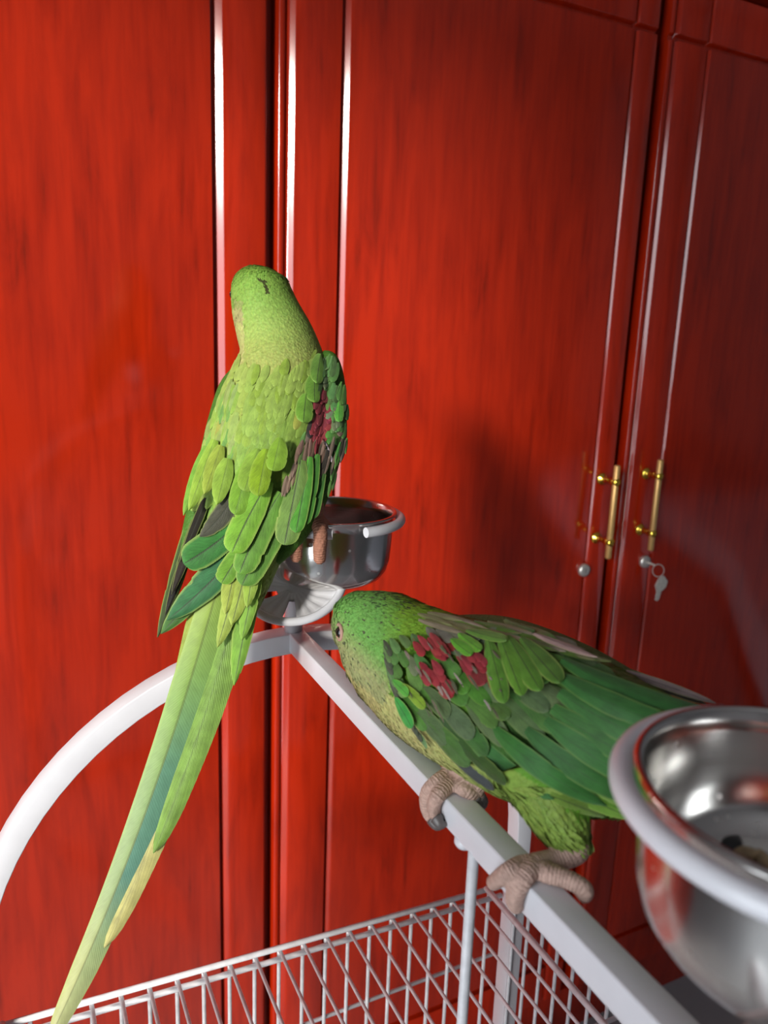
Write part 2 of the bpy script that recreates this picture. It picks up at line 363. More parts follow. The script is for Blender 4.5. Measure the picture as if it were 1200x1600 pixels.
cb.box(WX0, WX0 + .02, WY + 0.02, RY1 - .02, 0.0, 2.35); cb.box(WX1 - .02, WX1, WY + 0.02, RY1 - .02, 0.0, 2.35); cb.box(WX0, WX1, WY + .02, RY1 - .02, 2.33, 2.35)
cb.build('carcass', M_WOOD, wardrobe, False)
pb = MB(); pb.box(WX0, WX1, WY + .012, WY + .03, 0.0, DBOT - 0.006); pb.build('plinth', M_WOOD, wardrobe, False)
for x0, x1 in ((-0.79, -0.274), (-0.262, 0.2835), (0.2955, 0.844), (0.866, 1.412)):
    b = MB(); b.box(x0, x1, WY, WY + .02, DTOP + 0.012, 2.34); b.build('upper_door', M_WOOD, wardrobe, False)
def handle(dr, X, z0, z1, zb, out):
    b = MB(); y = WY - out
    prof = [(0.0001, 0), (0.0035, 0.0004), (0.0048, 0.002), (0.0048, z1 - z0 - 0.002), (0.0035, z1 - z0 - .0004), (0.0001, z1 - z0)]
    b.lathe(prof, (X, y, z0), 20); b.build('handle_bar', M_GOLD, dr)
    for z in zb:
        b = MB()
        L = out
        b.lathe([(0.0001, 0), (0.0085, 0.0), (0.0098, 0.002), (0.0098, 0.004), (0.0085, 0.0065), (0.0052, 0.0085), (0.0040, 0.011), (0.0040, L - 0.012), (0.0058, L - 0.010), (0.0062, L - .004), (0.0058, L + 0.005), (0.0001, L + 0.0062)], (X, WY, z), 20, (0, -1, 0))
        b.build('handle_post', M_BRASS, dr)
handle(d2, 0.8165, H - 0.312, H - 0.1665, (H - 0.1925, H - 0.286), 0.034)
handle(d3, 0.9070, H - 0.308, H - 0.1615, (H - 0.188, H - 0.2795), 0.030)
def lock(dr, X, z):
    b = MB(); b.lathe([(0.0001, -.001), (0.0105, -.001), (0.0105, 0.003), (0.0095, 0.006), (0.006, 0.0072), (0.0001, 0.0072)], (X, WY, z), 24, (0, -1, 0))
    b.build('lock', M_CHROME, dr)
    b = MB(); b.box(X - 0.0006, X + 0.0006, WY - 0.0076, WY - 0.0070, z - 0.0035, z + .0035); b.build('keyhole', M_CLAW, dr, False)
lock(d2, 0.7995, H - 0.3375); lock(d3, 0.9265, H - 0.3355)
# a key on a ring hanging from the right lock
ky = WY - 0.031; kx = 0.937
key = tag(empty('key', (kx, ky, H - 0.39)), 'small silver key hanging by a ring from the wardrobe lock', 'key')
b = MB(); b.box(0.9260, 0.9270, WY - .024, WY - .007, H - .3370, H - .3340); b.build('inserted_blade', M_KEY, key, False)
b = MB(); b.tube([(0.9315 + 0.0065 * math.sin(a) , ky + 0.003 - 0.006 * math.sin(a), H - .3440 + 0.0105 * math.cos(a)) for a in [2 * math.pi * k / 20 for k in range(20)]], 0.0006, 6, True); b.build('key_ring', M_KEY, key)
outl = [(x_ * 1.22, z_ * 1.12) for x_, z_ in ((0, 0), (.004, .001), (.0115, -.008), (.0095, -.017), (.002, -.0225), (-.0005, -.034), (-.003, -.0365), (-.0065, -.035), (-.0055, -.022), (-.0095, -.0125), (-.005, -.003))]
vs = [(kx + x, ky - .001, H - .354 + z) for x, z in outl] + [(kx + x, ky + .001, H - .354 + z) for x, z in outl]; n = len(outl)
b = MB(); b.add(vs, [tuple(range(n)), tuple(range(2 * n - 1, n - 1, -1))] + [(i, i + n, (i + 1) % n + n, (i + 1) % n) for i in range(n)]); auto(b.build('bow_and_blade', M_KEY, key))

# ------------------------------------------------------------------ bird cage with play top
AX, AY, AZ = 0.1825, 0.512, H - 0.2112      # apex: top of the perch bar
R_ARCH = 0.226
cage = tag(empty('bird_cage', (AX, 0.31, 0)), 'white wire bird cage with arched play top and perch bar', 'cage')
def arch(y):
    pts = []; nr = []
    zc = AZ - 0.008 - R_ARCH
    for k in range(41):
        a = math.pi * (1 - k / 40); d = Vector((math.cos(a), 0, math.sin(a)))
        pts.append(Vector((AX, y, zc)) + d * R_ARCH); nr.append(d)
    pts = [Vector((AX - R_ARCH, y, 0.02)), Vector((AX - R_ARCH, y, zc - .2))] + pts + [Vector((AX + R_ARCH, y, zc - .2)), Vector((AX + R_ARCH, y, 0.02))]
    nr = [Vector((-1, 0, 0))] * 2 + nr + [Vector((1, 0, 0))] * 2
    b = MB(); b.sweep_rect(pts, nr, (0, 1, 0), 0.017, 0.0155, 0.0011); return auto(b.build('arch_frame', M_WHITE, cage), 20)
arch(AY); arch(0.075)
b = MB(); ys = [AY + 0.004, 0.07]
b.sweep_rect([Vector((0.1832, y, AZ - 0.00725)) for y in ys], [Vector((0, 0, 1))] * 2, (1, 0, 0), 0.0132, 0.0145, 0.0013); auto(b.build('perch_bar', M_WHITE, cage), 20)
# bolt under the perch and hanging rod
pb_ = on_x(718, 1303, 0.178)
b = MB(); b.lathe([(0.0001, 0), (0.0038, 0.0004), (0.0048, 0.002), (0.0048, 0.006)], (0.181, pb_.y, AZ - 0.0145 - 0.0045), 20); b.build('bolt_head', M_WHITE, cage)
vr = on_x(738, 1345, 0.178)
b = MB(); b.tube([(0.1785, vr.y, AZ - 0.013), (0.1785, vr.y, AZ - 0.15), (0.1785, vr.y, AZ - 0.292)], 0.0026, 10); b.build('hanging_rod', M_WIRE, cage)
# wire panels
ZT = H - 0.4985; SP = 0.0209; XR = 0.398; XL = -0.033; YB = 0.518; YF = 0.085; ZB = H - 1.02
def ztop(x): return ZT - (x - 0.27) * 0.047
def rod(name, pts, r, m=None):
    b = MB(); b.tube(pts, r, 8); return b.build(name, m or M_WIRE, cage)
x = 0.1762
xs = [0.1762 + SP * k for k in range(-10, 11)]
for x in xs:
    rod('back_wire', [(x, YB + .003, ztop(x) + 0.001), (x, YB + .003, ZB)], 0.0017)
    rod('roof_wire', [(x, YB + .002, ztop(x) - 0.001), (x, YF, ztop(x) - 0.001)], 0.0015)
for z in (0, -0.011): rod('top_rail', [(XL, YB, ztop(XL) + z + .002), (XR, YB, ztop(XR) + z + .002)], 0.0024)
rod('roof_rail', [(0.379, YB, ztop(.379) + .004), (0.379, YF, ztop(.379) + 0.004)], 0.0026)
rod('roof_rail', [(-0.03, YB, ztop(-.03) + .004), (-0.03, YF, ztop(-.03) + 0.004)], 0.0026)
rod('roof_cross_wire', [(XL, 0.362, ztop(XL) - .003), (XR, 0.362, ztop(XR) - .003)], 0.0018)
rod('roof_cross_wire', [(XL, 0.2, ztop(XL) - .003), (XR, 0.2, ztop(XR) - .003)], 0.0018)
for dz in (0.085, 0.30): rod('back_cross_wire', [(XL, YB + .005, ZT - dz), (XR, YB + .005, ZT - dz)], 0.0018)
y = YB - SP * 0.8
while y > YF:
    for X, nm in ((XR + .004, 'side_wire'), (XL - .004, 'side_wire')):
        rod(nm, [(X, y, ztop(X) + .002), (X, y, ZB)], 0.0016)
    y -= SP
for X in (XR + 0.010, XL - 0.010):
    b = MB(); b.sweep_rect([Vector((X, AY - .006, ztop(XR) - .004)), Vector((X, 0.08, ztop(XR) - .004))], [Vector((0, 0, 1))] * 2, (1, 0, 0), 0.006, 0.016, 0.001); auto(b.build('side_rail', M_WHITE, cage), 40)
b = MB(); b.box(XL - .01, XR + .01, YF - .01, YB + .006, ZB - .05, ZB); b.build('tray', M_TRAY, cage, False)

# cup holders: fluted dish on the arch, open ring round the cup
CUP1 = Vector((0.2065, 0.504, H - 0.1215)); CUP2 = Vector((0.1915, 0.1140, H - 0.1150))
def cup_holder(c, dc, ax, gap_deg):
    """fluted dish tilted towards the room, an open ring round the cup, a stem between them"""
    q = Vector((0, 0, 1)).rotation_difference(Vector(ax).normalized()); n = 96; rings = []
    down = q.inverted() @ Vector((0, 0, -1)); a_down = math.degrees(math.atan2(down.y, down.x)) % 360
    for r, z in ((0.004, 0.001), (0.012, 0.002), (0.021, 0.0055), (0.030, 0.0105), (0.0355, 0.0145), (0.0362, 0.0135), (0.031, 0.0085), (0.022, 0.003), (0.012, -0.0005), (0.004, -0.001)):
        fl = 0.0010 * min(1, max(0, (r - 0.010) / 0.012)) * (0 if r > 0.034 else 1)
        rings.append([dc + q @ Vector((r * math.cos(2 * math.pi * k / n), r * math.sin(2 * math.pi * k / n), z + fl * math.cos(24 * 2 * math.pi * k / n))) for k in range(n)])
    b = MB(); b.rings(rings, False, True); me = mesh_of(b.v, b.f)
    bm = bmesh.new(); bm.from_mesh(me); kill = []; qi = q.inverted()
    for f in bm.faces:                      # slots cut right through the dish
        p = qi @ (f.calc_center_median() - dc); r = math.hypot(p.x, p.y); a = math.degrees(math.atan2(p.y, p.x)) % 360
        for a0 in (a_down, a_down - 62):
            if 0.0115 < r < 0.0338 and abs((a - a0 + 180) % 360 - 180) < 10: kill.append(f)
    bmesh.ops.delete(bm, geom=kill, context='FACES'); bm.to_mesh(me); bm.free()
    dd = link('holder_dish', me, M_WHITE, cage)
    b = MB(); b.tube([dc + q @ Vector((0.0362 * math.cos(a), 0.0362 * math.sin(a), 0.0140)) for a in [2 * math.pi * k / 64 for k in range(64)]], 0.0030, 10, True); b.build('rim', M_WHITE, dd)
    R = 0.0515; zr = c.z - 0.0035
    a0 = math.radians(gap_deg); g = math.radians(13)
    pts = [Vector((c.x + R * math.cos(a), c.y + R * math.sin(a), zr)) for a in [a0 + g + (2 * math.pi - 2 * g) * k / 72 for k in range(73)]]
    b = MB(); b.tube(pts, 0.0036, 12); auto(b.build('holder_ring', M_WHITE, cage), 50)
    p0 = Vector((c.x + R * math.cos(a0 + math.pi), c.y + R * math.sin(a0 + math.pi), zr))
    b = MB(); b.tube([p0, p0 + Vector((0, .003, -.015)), p0 + Vector((-.004, .002, -.045)), dc + Vector((0.004, 0.012, 0.006)), dc], 0.0034, 10); b.build('holder_stem', M_WHITE, cage)
DISH1 = at(458, 917, 0.551)
cup_holder(CUP1, DISH1, (-0.28, -0.62, 0.80), 263.0)
cup_holder(CUP2, Vector((AX, 0.075, DISH1.z)), (0, 0.62, 0.80), 263.0)
b = MB(); b.tube([DISH1, DISH1 + Vector((0.002, 0.004, -.012)), (AX, AY, AZ - .004)], [0.006, .006, .007], 12); b.build('holder_post', M_WHITE, cage)
b = MB(); b.tube([Vector((AX, 0.075, DISH1.z)), (AX, 0.075, AZ - .004)], 0.006, 12); b.build('holder_post', M_WHITE, cage)
bq = at(398, 917, 0.545)
b = MB(); b.lathe([(0.0001, 0.004), (0.003, 0.0035), (0.0035, 0), (0.0001, -0.001)], bq, 14, (-0.3, -1, 0.2)); b.build('brass_bolt', M_BRASS, cage)

def cup(c, fl):
    k = (0.048 - fl)
    r = 0.0462
    prof = [(0.0001, -0.0495), (0.028, -0.0495), (0.034, -0.0485), (0.039, -0.0455), (0.0425, -0.0405), (0.0445, -0.033), (0.0455, -0.020), (r, -0.006), (r + .0003, -0.001),
            (r + .0018, 0.0002), (r + .0024, 0.0012), (r + .0018, 0.0022), (r + 0.0004, 0.0022), (r - .0008, 0.001), (r - .001, -0.006), (0.0446, -0.020 + k * .3), (0.0436, -0.033 + k), (0.0415, -0.040 + k), (0.038, -0.0445 + k), (0.033, -0.0472 + k), (0.028, -0.048 + k), (0.0001, -0.048 + k)]
    b = MB(); b.lathe(prof, c, 96)
    return b
c1 = cup(CUP1, 0.048).build('feeding_cup', M_STEEL, None, True, CUP1 - Vector((0, 0, 0.0495)))
tag(c1, 'stainless steel feeding cup with water spots, one parakeet perched on its edge', 'cup')
c2 = cup(CUP2, 0.038).build('feeding_cup', M_STEEL, None, True, CUP2 - Vector((0, 0, 0.0495)))
tag(c2, 'stainless steel feeding cup with a few seed hulls in the bottom', 'cup')
for o in (c1, c2): auto(o, 60)

# seeds in the near cup
def seed(px, py, L, wd, rz, m, lab):
    p = on_z(px, py, CUP2.z - 0.0365); b = MB()
    rings = []
    for k in range(9):
        t = k / 8; rr = wd * (math.sin(math.pi * (0.06 + 0.94 * t) ** 0.8) + 0.02) / 2
        rings.append([Vector((L * (t - 0.5), rr * math.cos(a), 0.55 * rr * math.sin(a))) for a in [2 * math.pi * q / 10 for q in range(10)]])
    b.rings(rings); Rm = Matrix.Rotation(rz, 4, 'Z'); b.v = [Rm @ v + p for v in b.v]
    tag(b.build('sunflower_seed', m, None, True, p), lab, 'seed')
seed(1146, 1316, 0.0105, 0.0062, 0.35, M_SEEDB, 'glossy black sunflower seed lying in the steel cup')
seed(1172, 1333, 0.0100, 0.0055, -0.5, M_SEEDP, 'split pale brown seed husk beside the black seed in the cup')
seed(1192, 1340, 0.0095, 0.0050, 0.9, M_SEEDP, 'second pale brown seed husk in the cup, farther from the black seed')


# ================================================================== birds
def catmull(rows, per=5):
    A = np.array(rows, float); n = len(A); out = []
    for i in range(n - 1):
        p0, p1, p2, p3 = A[max(i - 1, 0)], A[i], A[i + 1], A[min(i + 2, n - 1)]
        for k in range(per):
            t = k / per
            out.append(0.5 * ((2 * p1) + (-p0 + p2) * t + (2 * p0 - 5 * p1 + 4 * p2 - p3) * t * t + (-p0 + 3 * p1 - 3 * p2 + p3) * t ** 3))
    out.append(A[-1]); return np.array(out)
def px_loft(rows, nseg=40, per=5):
    """rows: px, py, depth, half width in px, half thickness in m -> MB with closed loft and its spine"""
    A = catmull(rows, per); C = [at(r[0], r[1], r[2]) for r in A]; rings = []
    for i, r in enumerate(A):
        a = C[max(i - 1, 0)]; bb = C[min(i + 1, len(C) - 1)]; t = (bb - a).normalized()
        v = (CAM - C[i]).normalized(); u = t.cross(v).normalized(); w = u.cross(t).normalized()
        if w.dot(v) < 0: w = -w
        ru = max(r[3], 0.5) * r[2] / F; rv = max(r[4], 0.0004)
        rings.append([C[i] + u * ru * math.cos(q) + w * rv * math.sin(q) for q in [2 * math.pi * k / nseg for k in range(nseg)]])
    b = MB(); b.rings(rings); return b, C
def limb(pts, rs, n=14, sub=6):
    A = catmull([(*p, r) for p, r in zip(pts, rs)], sub)
    b = MB(); b.tube([Vector(a[:3]) for a in A], [max(a[3], .0006) for a in A], n)
    # round ends
    return b, A
def fuse(parts, voxel, smooth=3):
    b = MB()
    for p in parts: b.add(p.v, p.f)
    me = mesh_of(b.v, b.f, 'tmp'); o = bpy.data.objects.new('tmp', me); COL.objects.link(o)
    bm = bmesh.new(); bm.from_mesh(me); bmesh.ops.recalc_face_normals(bm, faces=bm.faces); bm.to_mesh(me); bm.free()
    m = o.modifiers.new('r', 'REMESH'); m.mode = 'VOXEL'; m.voxel_size = voxel
    s = o.modifiers.new('s', 'SMOOTH'); s.iterations = smooth; s.factor = 0.5
    dg = bpy.context.evaluated_depsgraph_get(); dg.update()
    out = bpy.data.meshes.new_from_object(o.evaluated_get(dg)); bpy.data.objects.remove(o)
    return out
def set_col(me, cols):
    ca = me.color_attributes.new('Col', 'FLOAT_COLOR', 'POINT')
    ca.data.foreach_set('color', np.array([(*c, 1) for c in cols], np.float32).ravel())
def mixc(a, b, t): return tuple(x * (1 - t) + y * t for x, y in zip(a, b))
def key(keys, t):
    if t <= keys[0][0]: return keys[0][1]
    for (t0, c0), (t1, c1_) in zip(keys, keys[1:]):
        if t <= t1: return mixc(c0, c1_, (t - t0) / (t1 - t0))
    return keys[-1][1]
def in_poly(x, y, poly):
    c = False; n = len(poly)
    for i in range(n):
        x0, y0 = poly[i]; x1, y1 = poly[(i + 1) % n]
        if (y0 > y) != (y1 > y) and x < (x1 - x0) * (y - y0) / (y1 - y0) + x0: c = not c
    return c
PROFILES = {'round': [(0, .30), (.12, .62), (.35, .92), (.6, 1), (.78, .95), (.88, .80), (.95, .55), (.985, .30), (1, .06)],
            'blunt': [(0, .35), (.15, .7), (.4, .95), (.65, 1), (.84, .96), (.93, .80), (.975, .50), (1, .12)],
            'point': [(0, .45), (.15, .8), (.35, 1), (.6, .92), (.8, .68), (.92, .40), (1, .05)],
            'tail': [(0, .55), (.1, .9), (.25, 1), (.5, .86), (.7, .70), (.85, .58), (.95, .40), (.985, .2), (1, .05)]}
def prof(name, t):
    P = PROFILES[name]
    for (a, x), (b_, y) in zip(P, P[1:]):
        if t <= b_: return x + (y - x) * (t - a) / (b_ - a)
    return P[-1][1]

class Bird:
    def __init__(s, name, base, label):
        s.root = tag(empty(name, base), label, 'bird'); s.cnt = 0
    def surface(s, me_list):
        vs = []; fs = []
        for me in me_list:
            n = len(vs); vs += [v.co.copy() for v in me.vertices]; fs += [tuple(i + n for i in p.vertices) for p in me.polygons]
        s.bvh = BVHTree.FromPolygons(vs, fs)
    def hit(s, x, y):
        r = ray(x, y).normalized(); loc, nor, _, dist = s.bvh.ray_cast(CAM, r)
        if loc is None or dist > 0.8: return None
        if nor.dot(r) > 0: nor = -nor
        return loc, nor
    def feather(s, name, x0, y0, x1, y1, wpx, lift, color, parent, d=None, kind='round', material=None, bend=0.0, tipup=0.0015, rows=10, roll=0.0, camber=0.16, edge=1.0):
        """one vaned feather from base pixel to tip pixel, laid on the bird's surface (or at depths d)"""
        P = []; Nn = []
        mx, my = (x0 + x1) / 2 - (y1 - y0) * bend, (y0 + y1) / 2 + (x1 - x0) * bend
        ctrl = []
        for k, (x, y) in enumerate(((x0, y0), (mx, my), (x1, y1))):
            h = None if d is not None else s.hit(x, y)
            if h is None:
                if d is not None: dd = d[0] + (d[1] - d[0]) * k / 2
                else:
                    dd = (ctrl[-1][2] - 0.001) if ctrl else 0.5
                p = at(x, y, dd); nn = (CAM - p).normalized(); ctrl.append((p, nn, dd))
            else:
                p, nn = h; v = (CAM - p).normalized(); nn = (nn * 0.7 + v * 0.3).normalized(); ctrl.append((p, nn, to_px(p)[2]))
        nav = (ctrl[0][1] + ctrl[1][1] + ctrl[2][1]).normalized()
        def pos(t):
            a, b, c = ctrl[0][0], ctrl[1][0], ctrl[2][0]
            return a * (2 * (t - .5) * (t - 1)) + b * (-4 * t * (t - 1)) + c * (2 * t * (t - .5))
        depth = to_px(ctrl[1][0])[2]; W = wpx * depth / F / 2
        vs = []; uv = []; NU = 7
        asym = random.uniform(-.22, .22) if kind != 'tail' else -.18
        notch = {sd_: (random.uniform(.45, .92), random.uniform(.05, .22)) for sd_ in (-1, 1) if random.random() < .55 and kind != 'tail'}
        rw = [i / rows for i in range(rows + 1)]
        rw += [nt_[0] for nt_ in notch.values()]
        rw = sorted(set(rw + ([.94, .975] if kind != 'tail' else [])))
        for t in rw:
            p = pos(t); tg = (pos(min(t + .02, 1)) - pos(max(t - .02, 0))).normalized()
            n = (nav - tg * nav.dot(tg)).normalized(); sd = tg.cross(n)
            if roll: 
                q = Matrix.Rotation(roll, 3, tg); n = q @ n; sd = q @ sd
            wv = W * prof(kind, t); li = lift + tipup * t * t
            for k in range(NU):
                u = k / (NU - 1) * 2 - 1
                sgn = -1 if u < 0 else 1; wu = wv * (1 + asym * sgn)
                if sgn in notch and abs(notch[sgn][0] - t) < 1e-6 and abs(u) > .9: wu *= 1 - notch[sgn][1]
                ridge = 0.00035 * (1 - t) if k == NU // 2 else 0
                vs.append(p + sd * (u * wu) + n * (li - camber * W * u * u + ridge)); uv.append(((u + 1) / 2, t))
        fs = [(j * NU + i, j * NU + i + 1, (j + 1) * NU + i + 1, (j + 1) * NU + i) for j in range(len(rw) - 1) for i in range(NU - 1)]
        me = mesh_of(vs, fs, name); ul = me.uv_layers.new(name='UVMap')
        ul.data.foreach_set('uv', [c for l in me.loops for c in uv[l.vertex_index]])
        o = link(name, me, material or M_FEATHER, parent, True, vs[len(vs) // 2]); o.color = (color[0] * .97, color[1] * .83, color[2] * .98, edge); s.cnt += 1
        return o
    def plumage(s, me, colf, flow, n, size, skip, wt, lift=0.00018):
        """thousands of little contour feathers, joined"""
        me.calc_loop_triangles(); tri = [(t.vertices[0], t.vertices[1], t.vertices[2], t.area) for t in me.loop_triangles]
        cen = [to_px((me.vertices[t[0]].co)) for t in tri]; ar = np.array([t[3] * wt(c[0], c[1]) for t, c in zip(tri, cen)]); idx = np.random.choice(len(tri), n, p=ar / ar.sum())
        V = me.vertices; vs = []; fs = []; cs = []
        for i in idx:
            a, b, c, _ = tri[i]; r1, r2 = random.random(), random.random()
            if r1 + r2 > 1: r1, r2 = 1 - r1, 1 - r2
            p = V[a].co + (V[b].co - V[a].co) * r1 + (V[c].co - V[a].co) * r2
            nr = (V[a].normal + V[b].normal + V[c].normal).normalized()
            px, py, _d = to_px(p); facing = nr.dot(CAM - p) > 0
            if skip(px, py, facing, p): continue
            L, W = size(px, py, facing)
            L *= random.uniform(.75, 1.25); W *= random.uniform(.8, 1.2)
            f = flow(p) + Vector((random.gauss(0, .10), random.gauss(0, .10), random.gauss(0, .10))); f = (f - nr * f.dot(nr)).normalized(); sd = f.cross(nr)
            col = colf(px, py, facing); k = random.uniform(.90, 1.10); col = tuple(min(1, v * k * random.uniform(.95, 1.05) * g_) for v, g_ in zip(col, (.94, .89, .97)))
            m = len(vs); l2 = lift + L * random.uniform(.01, .06)
            vs += [p + nr * lift * .2, p + f * L * .5 + sd * W * .5 + nr * lift, p + f * L * .5 - sd * W * .5 + nr * lift, p + f * L * .5 + nr * (lift + W * .16), p + f * L * .88 + sd * W * .33 + nr * l2, p + f * L * .88 - sd * W * .33 + nr * l2, p + f * L + nr * l2]
            fs += [(m, m + 1, m + 3), (m, m + 3, m + 2), (m + 1, m + 4, m + 6, m + 3), (m + 3, m + 6, m + 5, m + 2)]
            cs += [col] * 7
        m2 = mesh_of(vs, fs, 'plumage'); set_col(m2, cs)
        o = link('plumage', m2, M_PLUME, s.root, True); o['kind'] = 'stuff'; return o

def eye(bird, p, out, r):
    out = Vector(out).normalized()
    b = MB(); b.lathe([(0.0001, -r), (r * .7, -r * .7), (r, 0), (r * .87, r * .5), (r * .5, r * .87), (0.0001, r)], p, 20, out); b.build('eye', M_EYE, bird.root)
    q = Vector((0, 0, 1)).rotation_difference(out)
    b = MB(); b.tube([p + q @ Vector((r * 1.12 * math.cos(a), r * 1.12 * math.sin(a), r * .38)) for a in [2 * math.pi * k / 28 for k in range(28)]], r * 0.28, 8, True); b.build('eye_ring', M_LID, bird.root)
def beak(bird, p, fw, up, L):
    """hooked upper mandible and short lower one"""
    fw = Vector(fw).normalized(); up = Vector(up); up = (up - fw * up.dot(fw)).normalized()
    pts = [p - fw * L * .3 + up * L * .1, p + fw * L * .25 + up * L * .08, p + fw * L * .55 - up * L * .15, p + fw * L * .62 - up * L * .5, p + fw * L * .5 - up * L * .85]
    b, _ = limb(pts, [L * .36, L * .36, L * .30, L * .18, L * .03]); b.build('upper_beak', M_BEAK, bird.root)
    pts = [p - fw * L * .3 - up * L * .42, p + fw * L * .1 - up * L * .5, p + fw * L * .35 - up * L * .55]
    b, _ = limb(pts, [L * .26, L * .24, L * .10]); b.build('lower_beak', M_BEAK, bird.root)
def claw(bird, pts, r):
    b, _ = limb(pts, [r, r * .75, r * .15], 10, 4); b.build('claw', M_CLAW, bird.root)
def colour_body(me, colf, limbs, skin):
    cols = []
    segs = [(Vector(a[:3]), a[3]) for A in limbs for a in A]
    sv = np.array([s[0][:] for s in segs]); sr = np.array([s[1] for s in segs])
    sal = []; sdr = []; along = []
    for A in limbs:
        acc = 0.001
        for k in range(len(A)):
            nx_ = np.array(A[min(k + 1, len(A) - 1)][:3]) - np.array(A[max(k - 1, 0)][:3]); ln = np.linalg.norm(nx_)
            if k: acc += np.linalg.norm(np.array(A[k][:3]) - np.array(A[k - 1][:3]))
            sal.append(acc); sdr.append(nx_ / ln if ln > 0 else np.zeros(3))
    V = np.empty(len(me.vertices) * 3); me.vertices.foreach_get('co', V); V = V.reshape(-1, 3)
    for i, v in enumerate(me.vertices):
        dm = (np.sqrt(((sv - V[i]) ** 2).sum(1)) - sr).min()
        px, py, _ = to_px(v.co); fac = v.normal.dot(CAM - v.co) > 0
        c = colf(px, py, fac)
        j = int((np.sqrt(((sv - V[i]) ** 2).sum(1)) - sr).argmin())
        if dm < 0.0014: c = skin; along.append(max(2e-5, sal[j] + (V[i] - sv[j]) @ sdr[j]))
        else: along.append(0.0)
        cols.append(c)
    set_col(me, cols); at_ = me.attributes.new('along', 'FLOAT', 'POINT'); at_.data.foreach_set('value', along)

SKIN = lin((176, 142, 128))
# ------------------------------------------------------------------ bird on the cup
base1 = Vector((0.178, 0.462, CUP1.z))
B1 = Bird('parakeet', base1, 'green parakeet perched on the spotted steel cup, back turned, long tail hanging down')
R1 = [(406, 420.5, .545, 6, .005), (405, 426, .545, 25, .016), (405, 440, .545, 41, .0225), (409, 462, .545, 47, .0250), (415, 485, .543, 51, .026), (424, 510, .541, 55, .027), (435, 540, .538, 60, .029),
      (439, 572, .535, 70, .033), (437, 612, .531, 83, .037), (428, 672, .525, 92, .040), (416, 740, .518, 90, .039), (402, 800, .510, 74, .034), (392, 850, .503, 55, .026), (384, 900, .496, 40, .017), (376, 940, .491, 28, .009), (371, 962, .488, 10, .004)]
bm1, sp1 = px_loft(R1)
LW1 = [(368, 578, .528, 6, .004), (357, 605, .524, 15, .008), (350, 655, .519, 24, .011), (340, 720, .511, 29, .012), (321, 790, .502, 27, .010), (303, 840, .496, 20, .006), (288, 880, .490, 10, .003)]
RW1 = [(508, 552, .533, 5, .004), (514, 565, .531, 16, .009), (518, 605, .527, 22, .013), (512, 665, .520, 29, .015), (496, 725, .513, 33, .015), (474, 785, .506, 33, .012), (450, 835, .500, 27, .008), (425, 875, .495, 14, .004)]
lw1, _ = px_loft(LW1, 28); rw1, _ = px_loft(RW1, 28)
ringz = CUP1.z - 0.0035; tz = ringz + 0.0075
def ring_pt(deg, dr=0, dz=0): return Vector((CUP1.x + (0.0515 + dr) * math.cos(math.radians(deg)), CUP1.y + (0.0515 + dr) * math.sin(math.radians(deg)), ringz + dz))
limbs1 = []; parts1 = [bm1]
fa = 240
for fa, leg0 in ((236, at(440, 775, .508)), (196, at(385, 790, .515))):
    c0 = ring_pt(fa, 0, 0.0085)
    lb, A = limb([leg0, leg0 * .45 + c0 * .55 + Vector((0, 0, .012)), c0 + Vector((0, 0, .012)), c0], [.020, .012, .0065, .0060]); parts1.append(lb); limbs1.append(A[9:])
    for da, out in ((-9, 1), (6, 1), (-6, -1), (7, -1)):
        f = ring_pt(fa + da * .5, 0.002 * out, 0.0082); g = ring_pt(fa + da, 0.0075 * out, 0.003); h = ring_pt(fa + da, 0.0095 * out, -0.008) if out > 0 else ring_pt(fa + da, -0.008, 0.004); i = ring_pt(fa + da, 0.0085 * out, -0.017) if out > 0 else ring_pt(fa + da, -0.012, -0.002)
        lb, A = limb([c0, f, g, h, i], [.0052, .0050, .0048, .0046, .0040]); parts1.append(lb); limbs1.append(A)
me1 = fuse(parts1, 0.0013)
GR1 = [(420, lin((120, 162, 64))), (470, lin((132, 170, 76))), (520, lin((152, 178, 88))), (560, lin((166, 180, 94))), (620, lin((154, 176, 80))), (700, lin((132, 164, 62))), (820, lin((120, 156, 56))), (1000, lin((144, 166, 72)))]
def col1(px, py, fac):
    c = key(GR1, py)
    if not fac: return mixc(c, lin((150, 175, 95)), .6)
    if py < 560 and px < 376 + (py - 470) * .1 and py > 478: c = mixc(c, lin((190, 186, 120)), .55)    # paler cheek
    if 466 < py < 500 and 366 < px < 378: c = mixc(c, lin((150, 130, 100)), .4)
    if py < 560:
        # worn dark streak on the crown
        for (ax_, ay_, bx_, by_) in ((402, 432, 412, 438), (411, 436, 416, 452)):
            L2 = (bx_ - ax_) ** 2 + (by_ - ay_) ** 2; tt = max(0, min(1, ((px - ax_) * (bx_ - ax_) + (py - ay_) * (by_ - ay_)) / L2))
            if math.hypot(px - ax_ - tt * (bx_ - ax_), py - ay_ - tt * (by_ - ay_)) < 2.3: c = lin((66, 70, 36))
    return c
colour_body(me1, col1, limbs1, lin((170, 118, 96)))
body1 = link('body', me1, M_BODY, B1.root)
lwm = mesh_of(lw1.v, lw1.f); rwm = mesh_of(rw1.v, rw1.f)
B1.surface([me1, lwm, rwm])
for m_ in (lwm, rwm): set_col(m_, [lin((70, 110, 40))] * len(m_.vertices))
LWO = link('wing', lwm, M_BODY, B1.root); RWO = link('wing', rwm, M_BODY, B1.root)
eye(B1, at(366.8, 460, .543), (at(350, 459, .545) - at(375, 461, .545)).normalized() + (CAM - at(370, 461, .54)).normalized() * .25, 0.0038)
beak(B1, at(400, 478, .572), (-0.45, 0.86, -0.35), (0, 0, 1), 0.020)
spc1 = [p for p in sp1]
